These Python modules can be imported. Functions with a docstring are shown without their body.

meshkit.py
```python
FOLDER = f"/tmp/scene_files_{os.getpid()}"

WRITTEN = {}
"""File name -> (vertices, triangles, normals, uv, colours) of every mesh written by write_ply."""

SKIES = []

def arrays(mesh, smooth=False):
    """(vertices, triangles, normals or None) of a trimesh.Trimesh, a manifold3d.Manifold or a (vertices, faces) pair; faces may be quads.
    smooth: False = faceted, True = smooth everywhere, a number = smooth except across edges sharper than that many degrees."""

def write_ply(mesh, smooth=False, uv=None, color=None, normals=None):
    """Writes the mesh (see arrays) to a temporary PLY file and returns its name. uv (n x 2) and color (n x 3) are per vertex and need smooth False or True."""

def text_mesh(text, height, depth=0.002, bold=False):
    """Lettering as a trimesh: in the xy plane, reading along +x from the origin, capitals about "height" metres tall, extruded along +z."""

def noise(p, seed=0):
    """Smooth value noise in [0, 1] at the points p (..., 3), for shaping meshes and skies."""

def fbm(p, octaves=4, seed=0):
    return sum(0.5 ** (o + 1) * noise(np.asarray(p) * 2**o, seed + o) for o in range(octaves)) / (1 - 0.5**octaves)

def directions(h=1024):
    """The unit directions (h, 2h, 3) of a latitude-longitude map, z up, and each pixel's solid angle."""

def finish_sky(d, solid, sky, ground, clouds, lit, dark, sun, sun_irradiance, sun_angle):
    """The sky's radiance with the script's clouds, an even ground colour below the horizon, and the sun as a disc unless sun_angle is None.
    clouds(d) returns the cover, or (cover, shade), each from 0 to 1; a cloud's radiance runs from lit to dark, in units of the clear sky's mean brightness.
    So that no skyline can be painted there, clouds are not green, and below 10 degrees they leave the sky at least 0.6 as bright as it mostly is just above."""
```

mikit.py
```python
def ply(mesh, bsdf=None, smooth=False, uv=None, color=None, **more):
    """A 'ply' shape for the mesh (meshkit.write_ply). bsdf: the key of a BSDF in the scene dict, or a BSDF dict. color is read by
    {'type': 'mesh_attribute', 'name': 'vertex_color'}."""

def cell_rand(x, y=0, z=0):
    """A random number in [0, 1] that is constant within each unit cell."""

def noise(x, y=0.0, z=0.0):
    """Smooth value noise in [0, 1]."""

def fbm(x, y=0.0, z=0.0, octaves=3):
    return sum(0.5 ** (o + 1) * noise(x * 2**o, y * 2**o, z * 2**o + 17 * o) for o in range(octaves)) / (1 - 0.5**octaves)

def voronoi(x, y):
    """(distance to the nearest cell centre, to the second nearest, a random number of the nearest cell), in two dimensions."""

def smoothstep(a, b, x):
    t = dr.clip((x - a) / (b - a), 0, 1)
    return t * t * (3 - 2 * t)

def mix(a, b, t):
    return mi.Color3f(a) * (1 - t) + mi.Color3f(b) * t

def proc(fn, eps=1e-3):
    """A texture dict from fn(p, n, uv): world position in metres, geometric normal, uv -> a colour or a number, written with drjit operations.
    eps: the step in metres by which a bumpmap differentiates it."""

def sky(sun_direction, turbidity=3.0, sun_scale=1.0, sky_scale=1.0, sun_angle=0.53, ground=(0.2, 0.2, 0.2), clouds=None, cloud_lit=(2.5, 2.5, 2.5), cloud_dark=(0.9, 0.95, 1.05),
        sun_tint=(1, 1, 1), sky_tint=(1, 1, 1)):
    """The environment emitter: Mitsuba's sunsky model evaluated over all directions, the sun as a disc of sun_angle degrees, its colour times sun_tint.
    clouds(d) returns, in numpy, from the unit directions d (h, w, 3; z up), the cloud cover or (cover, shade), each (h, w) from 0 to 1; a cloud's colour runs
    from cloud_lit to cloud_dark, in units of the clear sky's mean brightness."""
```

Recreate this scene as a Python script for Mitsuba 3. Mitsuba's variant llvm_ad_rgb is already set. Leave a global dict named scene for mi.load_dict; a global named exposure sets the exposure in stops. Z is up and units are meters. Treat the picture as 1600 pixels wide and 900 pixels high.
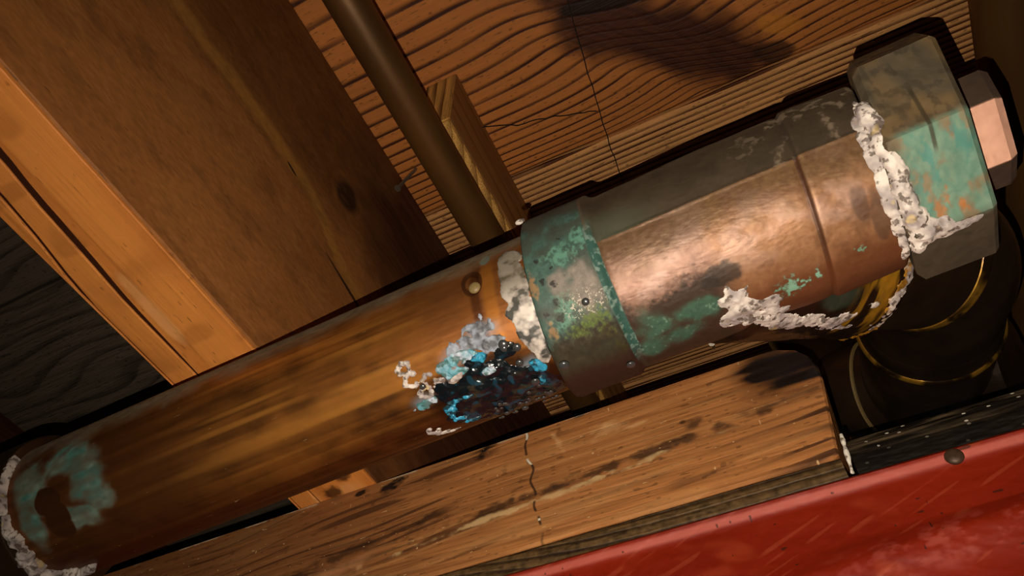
import math, numpy as np, trimesh, shapely.geometry as sg, drjit as dr, mitsuba as mi, mikit
from mikit import noise, fbm, smoothstep, mix, proc, voronoi
import meshkit
T = mi.ScalarTransform4f
scene, labels = {'type': 'scene'}, {}
H0 = 1.75                                    # height of the lens above the basement floor; lengths below are measured from the lens

# ---------------------------------------------------------------- camera, light, exposure
exposure = -0.75
F = np.array([-.24851, .53985, .80424]); UP = np.array([.34989, -.72419, .59424]); RT = np.array([.90323, .42907, -.00891])
CAM = np.array([0, 0, H0])
scene['camera'] = {'type': 'perspective', 'fov': 2 * math.degrees(math.atan(800 / 1189)), 'fov_axis': 'x', 'near_clip': .01, 'far_clip': 50,
                   'to_world': T().look_at(origin=CAM.tolist(), target=(CAM + F).tolist(), up=UP.tolist())}
LP = CAM - .009 * UP - .004 * RT             # the phone's flash, just below the lens
LD = F + .10 * RT - .04 * UP
scene['flash'] = {'type': 'spot', 'to_world': T().look_at(origin=LP.tolist(), target=(LP + LD).tolist(), up=UP.tolist()),
                  'intensity': {'type': 'rgb', 'value': [.50, .45, .375]}, 'cutoff_angle': 64, 'beam_width': 28}
scene['dim_basement'] = {'type': 'constant', 'radiance': {'type': 'rgb', 'value': [.011, .009, .007]}}

# ---------------------------------------------------------------- helpers
def S(r, g, b): return tuple(float((c / 255 / 12.92) if c < 10 else ((c / 255 + .055) / 1.055) ** 2.4) for c in (r, g, b))
def tag(key, label=None, category=None, group=None, kind=None):
    d = {k: v for k, v in dict(label=label, category=category, group=group, kind=kind).items() if v}
    if d: labels[key] = d
def add(key, mesh, bsdf, smooth=30, label=None, category=None, group=None, kind=None):
    if isinstance(mesh, tuple): mesh = trimesh.Trimesh(mesh[0], mesh[1], process=False)
    m = mesh.copy(); m.apply_translation([0, 0, H0])
    scene[key] = mikit.ply(m, 'material_' + bsdf, smooth=smooth); tag(key, label, category, group, kind)
def num(base, i): return base if i == 0 else f'{base}_{i:03d}'
def unit(v): v = np.asarray(v, float); return v / np.linalg.norm(v)
def grid(V, closed_v=True, caps=True):
    """quads over V (stations, ring points, 3), rings closed, ends fanned."""
    n, m = V.shape[:2]; idx = np.arange(n * m).reshape(n, m); nx = np.roll(idx, -1, 1)
    a, b, c, d = idx[:-1], nx[:-1], nx[1:], idx[1:]
    f = np.concatenate([np.stack([a, b, c], -1).reshape(-1, 3), np.stack([a, c, d], -1).reshape(-1, 3)])
    v = V.reshape(-1, 3)
    if caps:
        v = np.vstack([v, V[0].mean(0), V[-1].mean(0)]); k = n * m
        f = np.vstack([f, np.stack([nx[0], idx[0], np.full(m, k)], -1), np.stack([idx[-1], nx[-1], np.full(m, k + 1)], -1)])
    t = trimesh.Trimesh(v, f, process=False)
    if t.volume < 0: t.invert()
    return t
def frame_of(O, D):
    """axis frame of a round part: foot O, axis D, e1 away from the ceiling side, e2 beyond it."""
    D = unit(D); a = -(O - D * (O @ D)); e1 = unit(a); return O - D * (O @ D), D, e1, np.cross(D, e1)
def turned(fr, prof, n=160, bump=None, warp=None):
    """surface of revolution about the frame's axis: prof = [(u, r), ...]."""
    O, D, e1, e2 = fr; th = np.linspace(0, 2 * np.pi, n, endpoint=False); V = []
    for u, r in prof:
        rr = np.full(n, r)
        if bump is not None: rr = rr + bump(u, th) * (r > .004)
        uu = (u + (warp(u, r, th) if warp else 0 * th))[:, None]
        V.append(O + uu * D + rr[:, None] * (np.cos(th)[:, None] * e1 + np.sin(th)[:, None] * e2))
    return grid(np.array(V))
def tube(path, rad, n=24):
    P = np.asarray(path, float); rad = np.broadcast_to(rad, len(P)); tg = np.gradient(P, axis=0); tg /= np.linalg.norm(tg, axis=1)[:, None]
    x = unit(np.cross(tg[0], [.31, .2, .93])); V = []; th = np.linspace(0, 2 * np.pi, n, endpoint=False)
    for p, t, r in zip(P, tg, rad):
        x = unit(x - t * (x @ t)); y = np.cross(t, x)
        V.append(p + r * (np.cos(th)[:, None] * x + np.sin(th)[:, None] * y))
    return grid(np.array(V))
def bezier(a, b, c, n=16):
    t = np.linspace(0, 1, n)[:, None]; return (1 - t) ** 2 * np.array(a) + 2 * t * (1 - t) * np.array(b) + t * t * np.array(c)
def box(x0, x1, y0, y1, z0, z1, c=.0):
    pts = []
    for x, sx in ((x0, 1), (x1, -1)):
        for y, sy in ((y0, 1), (y1, -1)):
            for z, sz in ((z0, 1), (z1, -1)):
                pts += [(x + sx * c, y + sy * c, z), (x + sx * c, y, z + sz * c), (x, y + sy * c, z + sz * c)]
    return trimesh.convex.convex_hull(np.array(pts))
def crust(fr, R, blobs, res=.0004, grain=.0016, amp=1.0, seed=0, sink=.0006):
    """knobbly deposit lying on a round surface: blobs = [(u, angle, half length, half width, height)] in mm and degrees."""
    O, D, e1, e2 = fr; B = np.array(blobs, float)
    u, s = B[:, 0] * 1e-3, np.radians(B[:, 1]) * R; ru, rs, h = B[:, 2] * 1e-3, B[:, 3] * 1e-3, B[:, 4] * 1e-3
    gu = np.arange((u - 1.5 * ru).min(), (u + 1.5 * ru).max(), res); gs = np.arange((s - 1.5 * rs).min(), (s + 1.5 * rs).max(), res)
    U, Sx = np.meshgrid(gu, gs, indexing='ij'); P = np.stack([U, Sx, U * 0 + .37], -1)
    w = (meshkit.fbm(P / grain, 3, seed) - .5) * amp; q2 = (meshkit.fbm(P / (grain * 2.2) + 9, 3, seed + 5) - .5) * amp
    Hh = np.full(U.shape, -1.)
    for k in range(len(B)):
        q = np.sqrt(((U - u[k]) / ru[k]) ** 2 + ((Sx - s[k]) / rs[k]) ** 2) + 2.0 * q2
        Hh = np.maximum(Hh, np.where(q < 1, h[k] * (np.sqrt(np.maximum(1 - q, 0)) * (.55 + 2.0 * w)) , -1))
    on = Hh > 0; r = np.where(on, R + Hh, R - sink)
    V = O + U[..., None] * D + r[..., None] * (np.cos(Sx / R)[..., None] * e1 + np.sin(Sx / R)[..., None] * e2)
    idx = np.arange(U.size).reshape(U.shape); a, b, c, d = idx[:-1, :-1], idx[1:, :-1], idx[1:, 1:], idx[:-1, 1:]
    keep = (on[:-1, :-1] | on[1:, :-1] | on[1:, 1:] | on[:-1, 1:]).ravel()
    f = np.concatenate([np.stack([a, b, c], -1).reshape(-1, 3)[keep], np.stack([a, c, d], -1).reshape(-1, 3)[keep]])
    t = trimesh.Trimesh(V.reshape(-1, 3), f, process=False); t.remove_unreferenced_vertices()
    if (t.face_normals[:50] @ (e1 * math.cos(s[0] / R) + e2 * math.sin(s[0] / R))).mean() < 0: t.invert()
    return t
def drop_mesh(p, nrm, r):
    m = trimesh.creation.icosphere(3, r); v = m.vertices; nrm = unit(nrm)
    m.vertices = v - np.outer(v @ nrm, nrm) * .45 + np.asarray(p) + nrm * r * .35; return m

# ---------------------------------------------------------------- materials
def principled(key, color, rough=.6, metal=0.0, spec=.4, bump=None, eps=3e-4, **k):
    b = {'type': 'principled', 'base_color': proc(color) if callable(color) else {'type': 'rgb', 'value': list(color)},
         'roughness': proc(rough) if callable(rough) else rough, 'metallic': proc(metal) if callable(metal) else metal, 'specular': spec, **k}
    if bump: b = {'type': 'bumpmap', 'arbitrary': proc(bump[0], eps), 'scale': bump[1], 'bsdf': b}
    scene['material_' + key] = {'type': 'twosided', 'bsdf': b}
def wood(key, L, A, light, dark, pitch, warp=.35, contrast=.7, fibre=.35, extra=None, rough=.62, bump=.0003, field=None, sharp=.5, tone=.3, spec=.25):
    """L, A: axis numbers along and across the grain. field(p) overrides the growth-ring coordinate; extra(p, colour) adds marks."""
    D3 = 3 - L - A
    def ring(p):
        l, a, d = p[L], p[A], p[D3] - (H0 if D3 == 2 else 0)
        g = field(p) if field else (a + .35 * d) / pitch + warp * (2 * fbm(l * 5, a * 14, d * 14, octaves=2) - 1) * 2
        t = g - dr.floor(g)
        return smoothstep(sharp, .9, t) * (1 - smoothstep(.92, 1., t)), dr.floor(g)
    def col(p, n, uv):
        l, a, d = p[L], p[A], p[D3]
        k, row = ring(p)
        fib = noise(l * 55, a * 1700, d * 1700); big = fbm(l * 9, a * 26, d * 26, octaves=3)
        k = k * (.6 + .8 * noise(l * 30, row * 3.1))
        c = mix(light, dark, dr.clip(k * contrast + tone * (big - .5), 0, 1)) * (1 - fibre * .5 + fibre * fib) * (.72 + .56 * big)
        pores = smoothstep(.80, .9, noise(l * 260, a * 1100, d * 1100)) * .4
        c = c * (1 - pores)
        return extra(p, c) if extra else c
    def hgt(p, n, uv):
        k, _ = ring(p); return .9 - .8 * k + .5 * noise(p[L] * 55, p[A] * 1700, p[D3] * 1700)
    principled(key, col, rough, 0.0, spec, bump=(hgt, bump) if bump else None)
def dist(x, y, cx, cy, rx, ry, ang=0.):
    c, s = math.cos(math.radians(ang)), math.sin(math.radians(ang)); dx, dy = x - cx, y - cy
    return dr.sqrt(dr.square((dx * c + dy * s) / rx) + dr.square((-dx * s + dy * c) / ry))
def many(x, y, L):
    m = mi.Float(9)
    for b in L: m = dr.minimum(m, dist(x, y, *b))
    return m
def on(d, a=.75, b=1.1): return 1 - smoothstep(a, b, d)

# subfloor boards: plain-sawn board with a long spike knot, tight-grained board, grey boards in the next bay
def field_knot(p):
    x, y = p[0], p[1]
    e = dist(x, y, .026, .196, .095, .034, 41)
    side = smoothstep(-.02, .03, (y - .200) * .77 - (x - .028) * .64)
    yy = y + .014 * dr.exp(-e * e * .8) * (side * 2 - 1) + .006 * (fbm(x * 9, y * 12, octaves=2) - .5) - .10 * dr.square(dr.maximum(x + .02, 0) * 1.2)
    v = dr.maximum(.262 - yy, 0)
    return -12.5 * dr.log(v + .030)
def knot_marks(p, c):
    x, y = p[0], p[1]
    n1 = fbm(x * 40, y * 40, octaves=3)
    e = dist(x, y, .026, .197, .110, .029, 40) + (n1 - .5) * .6
    c = mix(c, mi.Color3f(S(60, 25, 10)) * (.6 + .8 * noise(x * 60 + y * 50, (x - y) * 420)), on(e, .55, 1.1) * .96)
    e2 = dist(x, y, .088, .236, .018, .010, 20) + (n1 - .5) * .8
    c = mix(c, S(40, 16, 6), on(e2) * .8)
    e3 = dist(x, y, .015, .160, .05, .006, 12) + (n1 - .5) * .8
    c = mix(c, S(26, 12, 6), on(e3) * .85)
    e4 = dist(x, y, .095, .219, .016, .008, 30) + (n1 - .5) * .7
    c = mix(c, S(205, 128, 40), on(e4) * .55)
    return c
wood('wood_spike_knot', 0, 1, S(186, 112, 52), S(66, 30, 12), .012, field=field_knot, contrast=.95, fibre=.22, extra=knot_marks, bump=.0004, sharp=.62)
def streak_seam(p, c):
    return mix(c, S(60, 42, 26), (1 - smoothstep(.0015, .003, dr.abs(p[1] - .2545 - .004 * (noise(p[0] * 12) - .5)))) * .75)
wood('wood_tight', 0, 1, S(214, 152, 92), S(84, 42, 18), .0044, warp=.22, contrast=.95, fibre=.3, bump=.0005, sharp=.35, tone=.2)
wood('wood_grey', 0, 1, S(108, 94, 78), S(58, 48, 38), .016, warp=1.2, contrast=.6, fibre=.7, bump=.0002)
# joists: warm sawn underside, brown weathered side with a pale sap streak and a knot
def joist_marks_shade(p, c):
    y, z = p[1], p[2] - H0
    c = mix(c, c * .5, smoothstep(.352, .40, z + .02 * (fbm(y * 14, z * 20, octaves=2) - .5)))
    zc = .369 - .03 * smoothstep(.125, .20, y) + .003 * noise(y * 40)
    c = mix(c, S(160, 112, 48), (1 - smoothstep(.002, .009, dr.abs(z - zc))) * .62)
    kd = dist(y, z, .166, .404, .011, .013) + .3 * (noise(y * 150, z * 150) - .5)
    c = mix(c, S(40, 22, 12), on(kd, .7, 1.2) * .85); c = mix(c, S(130, 84, 40), (1 - smoothstep(.0, .25, dr.abs(kd - 1.35))) * .35)
    c = mix(c, S(24, 14, 8), on(dist(y, z, .195, .334, .030, .0016, -12) + .6 * (noise(y * 90, z * 90) - .5)) * .9)
    c = mix(c, S(30, 17, 9), on(dist(y, z, .123, .366, .005, .0012, -14)) * .9)
    c = mix(c, S(62, 38, 20), smoothstep(.45, .85, fbm(y * 60, z * 130, octaves=4)) * .3)
    c = mix(c, S(138, 92, 44), smoothstep(.50, .8, fbm(y * 70 + 9, z * 170, octaves=4)) * .2)
    c = c * (.86 + .28 * noise(y * 420, z * 900))
    c = mix(c, mi.Color3f(S(66, 32, 18)) * (.6 + .8 * noise(y * 40, z * 420)), smoothstep(.185, .255, y + .08 * (fbm(y * 25, z * 25, octaves=3) - .5) + .25 * (z - .36)) * .88)  # dark of the far, grazingly lit side painted into the wood
    return c
wood('wood_joist', 1, 2, S(146, 92, 46), S(104, 60, 28), .05, warp=1.4, contrast=.2, fibre=.18, sharp=.2, tone=.6, extra=joist_marks_shade, bump=.00025)
def edge_marks(p, c):
    x, y = p[0], p[1]
    c = mix(c, S(236, 178, 116), smoothstep(.72, .86, noise(x * 110, y * 42)) * .35)
    c = mix(c, S(120, 62, 22), smoothstep(.6, .85, noise(x * 60, y * 110, 3)) * .3)
    c = mix(c, S(50, 22, 12), on(many(x, y, [(-.2060, .236, .007, .005), (-.197, .226, .006, .008)]) + 1.4 * (fbm(x * 200, y * 200) - .5), .4, 1.1) * .85)
    return c
wood('wood_joist_edge', 1, 0, S(205, 128, 58), S(168, 92, 36), .02, warp=.6, contrast=.4, fibre=.22, extra=edge_marks, bump=.0003)
principled('wood_crack', S(52, 24, 10), .9, spec=.1)
wood('wood_nailer', 1, 2, S(138, 92, 48), S(92, 56, 26), .02, warp=.6, contrast=.5, fibre=.3, bump=.0003)
wood('wood_nailer_end', 2, 0, S(214, 158, 82), S(120, 76, 34), .007, warp=.5, contrast=.8, fibre=.6, bump=.0010, sharp=.2)
# charred block on the beam
def block_marks(p, c):
    x, z = p[0], p[2] - H0
    n1 = fbm(x * 150, z * 260, octaves=4); n0 = fbm(x * 40, z * 90, octaves=3); n2 = noise(x * 70, z * 420)
    zz = z + .012 * (fbm(x * 11, z * 30, 2, octaves=2) - .5) - .05 * x
    ln = smoothstep(.60, .72, noise(x * 16, zz * 620)) * smoothstep(.35, .6, noise(x * 30, zz * 90, 5))
    c = mix(c, S(64, 34, 17), ln * (.45 + .4 * smoothstep(-.06, -.2, x)))
    c = mix(c, S(206, 150, 92), smoothstep(.64, .76, noise(x * 20, zz * 520, 9)) * .25)
    c = mix(c, S(88, 50, 26), smoothstep(-.10, -.24, x + .10 * (n0 - .5)) * .55)
    c = mix(c, S(40, 24, 15), on(dist(x, z, -.075, .2075, .075, .0028, 3.5) + 2.6 * (n1 - .5), .1, 1.25) * .8)
    c = mix(c, S(216, 176, 122), on(dist(x, z, -.105, .2020, .055, .0016, 4.0) + 2.8 * (n1 - .5), .1, 1.2) * .75)
    c = mix(c, S(52, 30, 17), on(dist(x, z, -.190, .2060, .055, .0030, 7.0) + 2.6 * (n1 - .5), .1, 1.3) * .7)
    c = mix(c, S(190, 132, 88), on(dist(x, z, -.200, .198, .022, .0035, 6) + 2.4 * (n1 - .5), .1, 1.3) * .5)
    c = mix(c, S(54, 30, 17), on(many(x, z, [(-.030, .2160, .0048, .0030), (-.034, .219, .0016, .0010), (-.046, .204, .002, .0012), (-.020, .1925, .0022, .0012), (-.112, .207, .002, .0016)]) + 2.0 * (n1 - .5), .2, 1.25) * .8)
    c = mix(c, S(222, 172, 116), on(many(x, z, [(-.065, .2290, .008, .0035, 10), (-.052, .226, .006, .001, 4), (-.090, .232, .0015, .006, 20)]) + 2.2 * (n1 - .5), .1, 1.3) * .5)
    c = mix(c, S(46, 22, 10), smoothstep(.50, .72, noise(x * 20, (z - x * .10) * 520)) * smoothstep(-.016, .014, x - (z - .19) * .2 + .01 * (n0 - .5)) * .85)
    cx = dr.abs(x + .1005 + .0030 * noise(z * 150) + (z - .21) * .10)
    c = mix(c, S(36, 19, 10), (1 - smoothstep(.0002, .0009, cx)) * smoothstep(.25, .5, noise(z * 260, 3)) * .85)
    c = mix(c, S(214, 200, 178), (1 - smoothstep(.0003, .0008, cx)) * smoothstep(.80, .86, noise(z * 420, 8)))
    c = mix(c, S(18, 11, 7), on(many(x, z, [(-.126, .2395, .0062, .0034, 24), (-.1745, .2375, .0085, .0036, 14), (-.193, .2385, .004, .0022, 10), (-.078, .2415, .004, .001, 8)]) + 1.7 * (n1 - .5), .4, 1.05) * .96)
    c = mix(c, S(206, 178, 146), smoothstep(.0022, .0006, .2414 + .0030 * (x + .42) - z + .002 * (n1 - .5)) * smoothstep(-.05, -.12, x) * smoothstep(.42, .6, noise(x * 90, 4)) * .75)
    c = mix(c, S(222, 180, 130), smoothstep(.95, .97, noise(x * 420, z * 620)) * .6)
    ch = dist(x, z, .0100, .2325, .0190, .0135, 6) + .9 * (n0 - .5) + .5 * (n2 - .5)
    c = mix(c, S(74, 40, 20), on(ch, .9, 1.6) * .6)
    return mix(c, mi.Color3f(S(22, 20, 21)) * (.5 + 1.1 * n2), on(ch, .70, 1.10) * .97)
def block_rough(p, n, uv):
    return .72 - .40 * on(dist(p[0], p[2] - H0, .0100, .2325, .0190, .0135, 6), .7, 1.1)
wood('wood_block', 0, 2, S(170, 110, 60), S(110, 64, 31), .006, warp=2.6, contrast=.25, fibre=.4, sharp=.3, tone=1.0, rough=block_rough, extra=block_marks, bump=.0002)
wood('wood_shim', 0, 2, S(96, 72, 42), S(44, 30, 18), .004, warp=6, contrast=.5, fibre=.5, bump=.0006, tone=2.0, extra=lambda p, c: c * (.35 + 1.3 * fbm(p[0] * 520, p[2] * 620, octaves=3)))
def tar_col(p, n, uv):
    x, z = p[0], p[2] - H0
    k = smoothstep(.1805, .1845, z + .002 * noise(x * 60)); f = noise(x * 60, z * 1500)
    c = mi.Color3f(S(24, 19, 14)) * (.4 + .9 * fbm(x * 160, z * 160)) 
    c = mix(c, mi.Color3f(S(92, 76, 56)) * f * 1.2, k * smoothstep(.30, .65, fbm(x * 55, z * 400, 4)) * .85)
    sp, _, w = voronoi(x * 330 + 7, z * 520)
    c = mix(c, S(210, 200, 180), (1 - smoothstep(.16, .26, sp)) * (w > .88) * (.06 + .94 * k))
    return c
principled('tarred', tar_col, .65, 0.0, .1, bump=(lambda p, n, uv: fbm(p[0] * 130, p[1] * 500, p[2] * 600, octaves=3), .0012))
def red_col(p, n, uv):
    x, y, z = p[0], p[1], p[2] - H0
    n1 = fbm(x * 26, z * 60, octaves=4)
    c = mix(S(134, 32, 9), S(104, 21, 6), n1)
    c = mix(c, S(156, 60, 30), smoothstep(.60, .78, fbm(x * 60 + z * 30, z * 90, 3, octaves=3)) * .35)
    c = mix(c, S(190, 96, 62), smoothstep(.78, .90, noise(x * 70, (z - x * .4) * 520)) * .14)
    c = mix(c, S(200, 106, 92), (1 - smoothstep(.0006, .0019, dr.abs(z - .1672 + .0004 * (n1 - .5)))) * .55 + (1 - smoothstep(.002, .010, dr.abs(z - .1385 - .05 * (x - .03)))) * smoothstep(-.02, .03, x) * smoothstep(.4, .75, fbm(x * 260, z * 400)) * .2)  # pinkish highlights along the lip and lower ridge painted into the red
    c = mix(c, S(40, 22, 14), (noise(x * 420, z * 420) > .955) * .7)
    return c
principled('red_paint', red_col, .5, 0.0, .16, bump=(lambda p, n, uv: fbm(p[0] * 120, p[1] * 120, p[2] * 200, octaves=3), .0007))
principled('rivet_metal', lambda p, n, uv: mix(S(88, 64, 46), S(44, 30, 22), fbm(p[0] * 600, p[1] * 600, p[2] * 600)), .5, .3)
principled('nail_steel', S(150, 140, 125), .35, .8)
principled('cobweb', S(28, 20, 14), .9)
def caulk_col(p, n, uv): return mix(S(226, 216, 200), S(120, 104, 86), smoothstep(.45, .75, fbm(p[0] * 500, p[1] * 500, p[2] * 500)))
principled('caulk', caulk_col, .6)

# copper waste pipe: axis frame, then (length along the pipe, arc around it) for its stains
PQ, PD, E1, E2 = frame_of(np.array([-.010794, .149663, .204417]), np.array([.998596, -.000333, .052973]))
MAIN = (PQ, PD, E1, E2)
BO = PQ + .0078 * PD; al, ph = math.radians(45), math.radians(27.6)
BD = unit(math.cos(al) * PD + math.sin(al) * np.array([0, math.cos(ph), math.sin(ph)]))
BR = frame_of(BO, BD); b0 = float((BO - BR[0]) @ BD)
def pipe_uv(p):
    q = mi.Vector3f(p[0] - float(PQ[0]), p[1] - float(PQ[1]), p[2] - float(PQ[2]) - H0)
    a, b = dr.dot(q, mi.Vector3f(*map(float, E1))), dr.dot(q, mi.Vector3f(*map(float, E2)))
    return dr.dot(q, mi.Vector3f(*map(float, PD))) * 1000, dr.atan2(b, a) * 57.29578          # mm, degrees
def tube_masks(p):
    u, th = pipe_uv(p); n1 = fbm(u * .11, th * .055, octaves=4)
    ve = many(u, th, [(-240, -30, 9, 26), (-243, 6, 5, 22), (-228, -38, 13, 15), (-214, -14, 9, 26), (-211, 4, 7, 9), (-222, 8, 10, 9)]) + 1.2 * (n1 - .5)
    ve = dr.maximum(on(ve, .55, 1.1) * (.55 + .6 * noise(u * .3, th * .2)), on(dist(u, th, -55.3, -58, 2.2, 6) + .6 * (n1 - .5)) * .8)
    halo = on(many(u, th, [(-63, -4, 8, 9), (-70, 1, 7, 7), (-75, 8, 6, 9), (-88, 26, 6, 6), (-76, 16, 4, 5), (-52, 30, 4, 9)]) + 1.4 * (n1 - .5), .2, 1.15)
    hole = on(many(u, th, [(-233, -12, 6, 11), (-231, 6, 5, 16)]) + .8 * (n1 - .5), .8, 1.0)
    dust = smoothstep(-46, -70, th + 24 * (n1 - .5))
    return u, th, n1, ve * (1 - hole), dust, hole, halo
def tube_col(p, n, uv):
    u, th, n1, ve, dust, hole, halo = tube_masks(p)
    st = fbm(u * .022, th * .16, octaves=3); st2 = noise(u * .05, th * .5, 7)
    c = mix(S(160, 98, 40), S(88, 52, 22), smoothstep(.25, .80, .45 * st + .40 * n1 + .15 * st2))
    c = mix(c, S(214, 142, 60), smoothstep(.50, .95, noise(u * .02 + 3, th * .20)) * .5)
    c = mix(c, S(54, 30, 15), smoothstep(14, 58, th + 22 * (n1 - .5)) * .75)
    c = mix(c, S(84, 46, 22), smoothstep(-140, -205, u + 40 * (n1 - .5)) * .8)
    near = smoothstep(-100, -60, u) * smoothstep(30, 0, th)
    c = mix(c, S(142, 86, 46), near * .6)
    sk = (1 - smoothstep(1.2, 3.0, dr.abs(u + 57.2 - .0010 * dr.square(th + 0) + 3.0 * (noise(th * .06) - .5)))) * smoothstep(-62, -40, th) * smoothstep(36, 10, th)
    c = mix(c, S(196, 122, 44), sk * .6)
    c = mix(c, S(70, 32, 14), (1 - smoothstep(.8, 2.4, dr.abs(u + 61.2 - .0010 * dr.square(th)))) * smoothstep(-62, -44, th) * smoothstep(10, -8, th) * .7)
    rg = dist(u, th, -60.6, -40, 3.2, 9); c = mix(c, S(58, 30, 14), on(dr.abs(rg - .9) * 3 + .8 * (n1 - .5)) * .7)
    c = mix(c, S(40, 20, 10), on(many(u, th, [(-70, 34, 20, 24), (-60, 52, 18, 24)]) + .8 * (n1 - .5), .8, 1.2) * .85)
    c = mix(c, S(58, 34, 16), hole * .6)
    c = mix(c, S(226, 196, 140), smoothstep(.982, .99, noise(u * .16, th * .9, 2)) * .5)
    return c
def tube_matte(p, n, uv):
    u, th, n1, ve, dust, hole, halo = tube_masks(p)
    k = fbm(u * .4, th * .3, 3)
    return mix(mix(S(104, 92, 72), S(70, 62, 48), k), mix(S(60, 94, 85), S(86, 98, 86), smoothstep(.3, .7, fbm(u * .14, th * .1, 5)) ) * (.65 + .7 * k), ve) * (1 - halo) + mix(S(136, 136, 146), S(92, 112, 116), k) * halo
def tube_w(p, n, uv):
    u, th, n1, ve, dust, hole, halo = tube_masks(p); return dr.clip(dr.maximum(dr.maximum(ve * .94, dust * .8), halo * .6), 0, 1)
def metal(key, mcol, rough, metallic, matte, weight, bump=None, spec=.5, mrough=.8):
    a = {'type': 'principled', 'base_color': proc(mcol), 'roughness': rough, 'metallic': metallic, 'specular': spec}
    b = {'type': 'principled', 'base_color': proc(matte), 'roughness': mrough, 'specular': .25}
    m = {'type': 'blendbsdf', 'weight': proc(weight), 'a': a, 'b': b}
    if bump: m = {'type': 'bumpmap', 'arbitrary': proc(bump[0], 2e-4), 'scale': bump[1], 'bsdf': m}
    scene['material_' + key] = {'type': 'twosided', 'bsdf': m}
metal('copper_tube', tube_col, .44, .72, tube_matte, tube_w, bump=(lambda p, n, uv: fbm(p[0] * 160, p[1] * 420, p[2] * 420, octaves=3), .00022))

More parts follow.
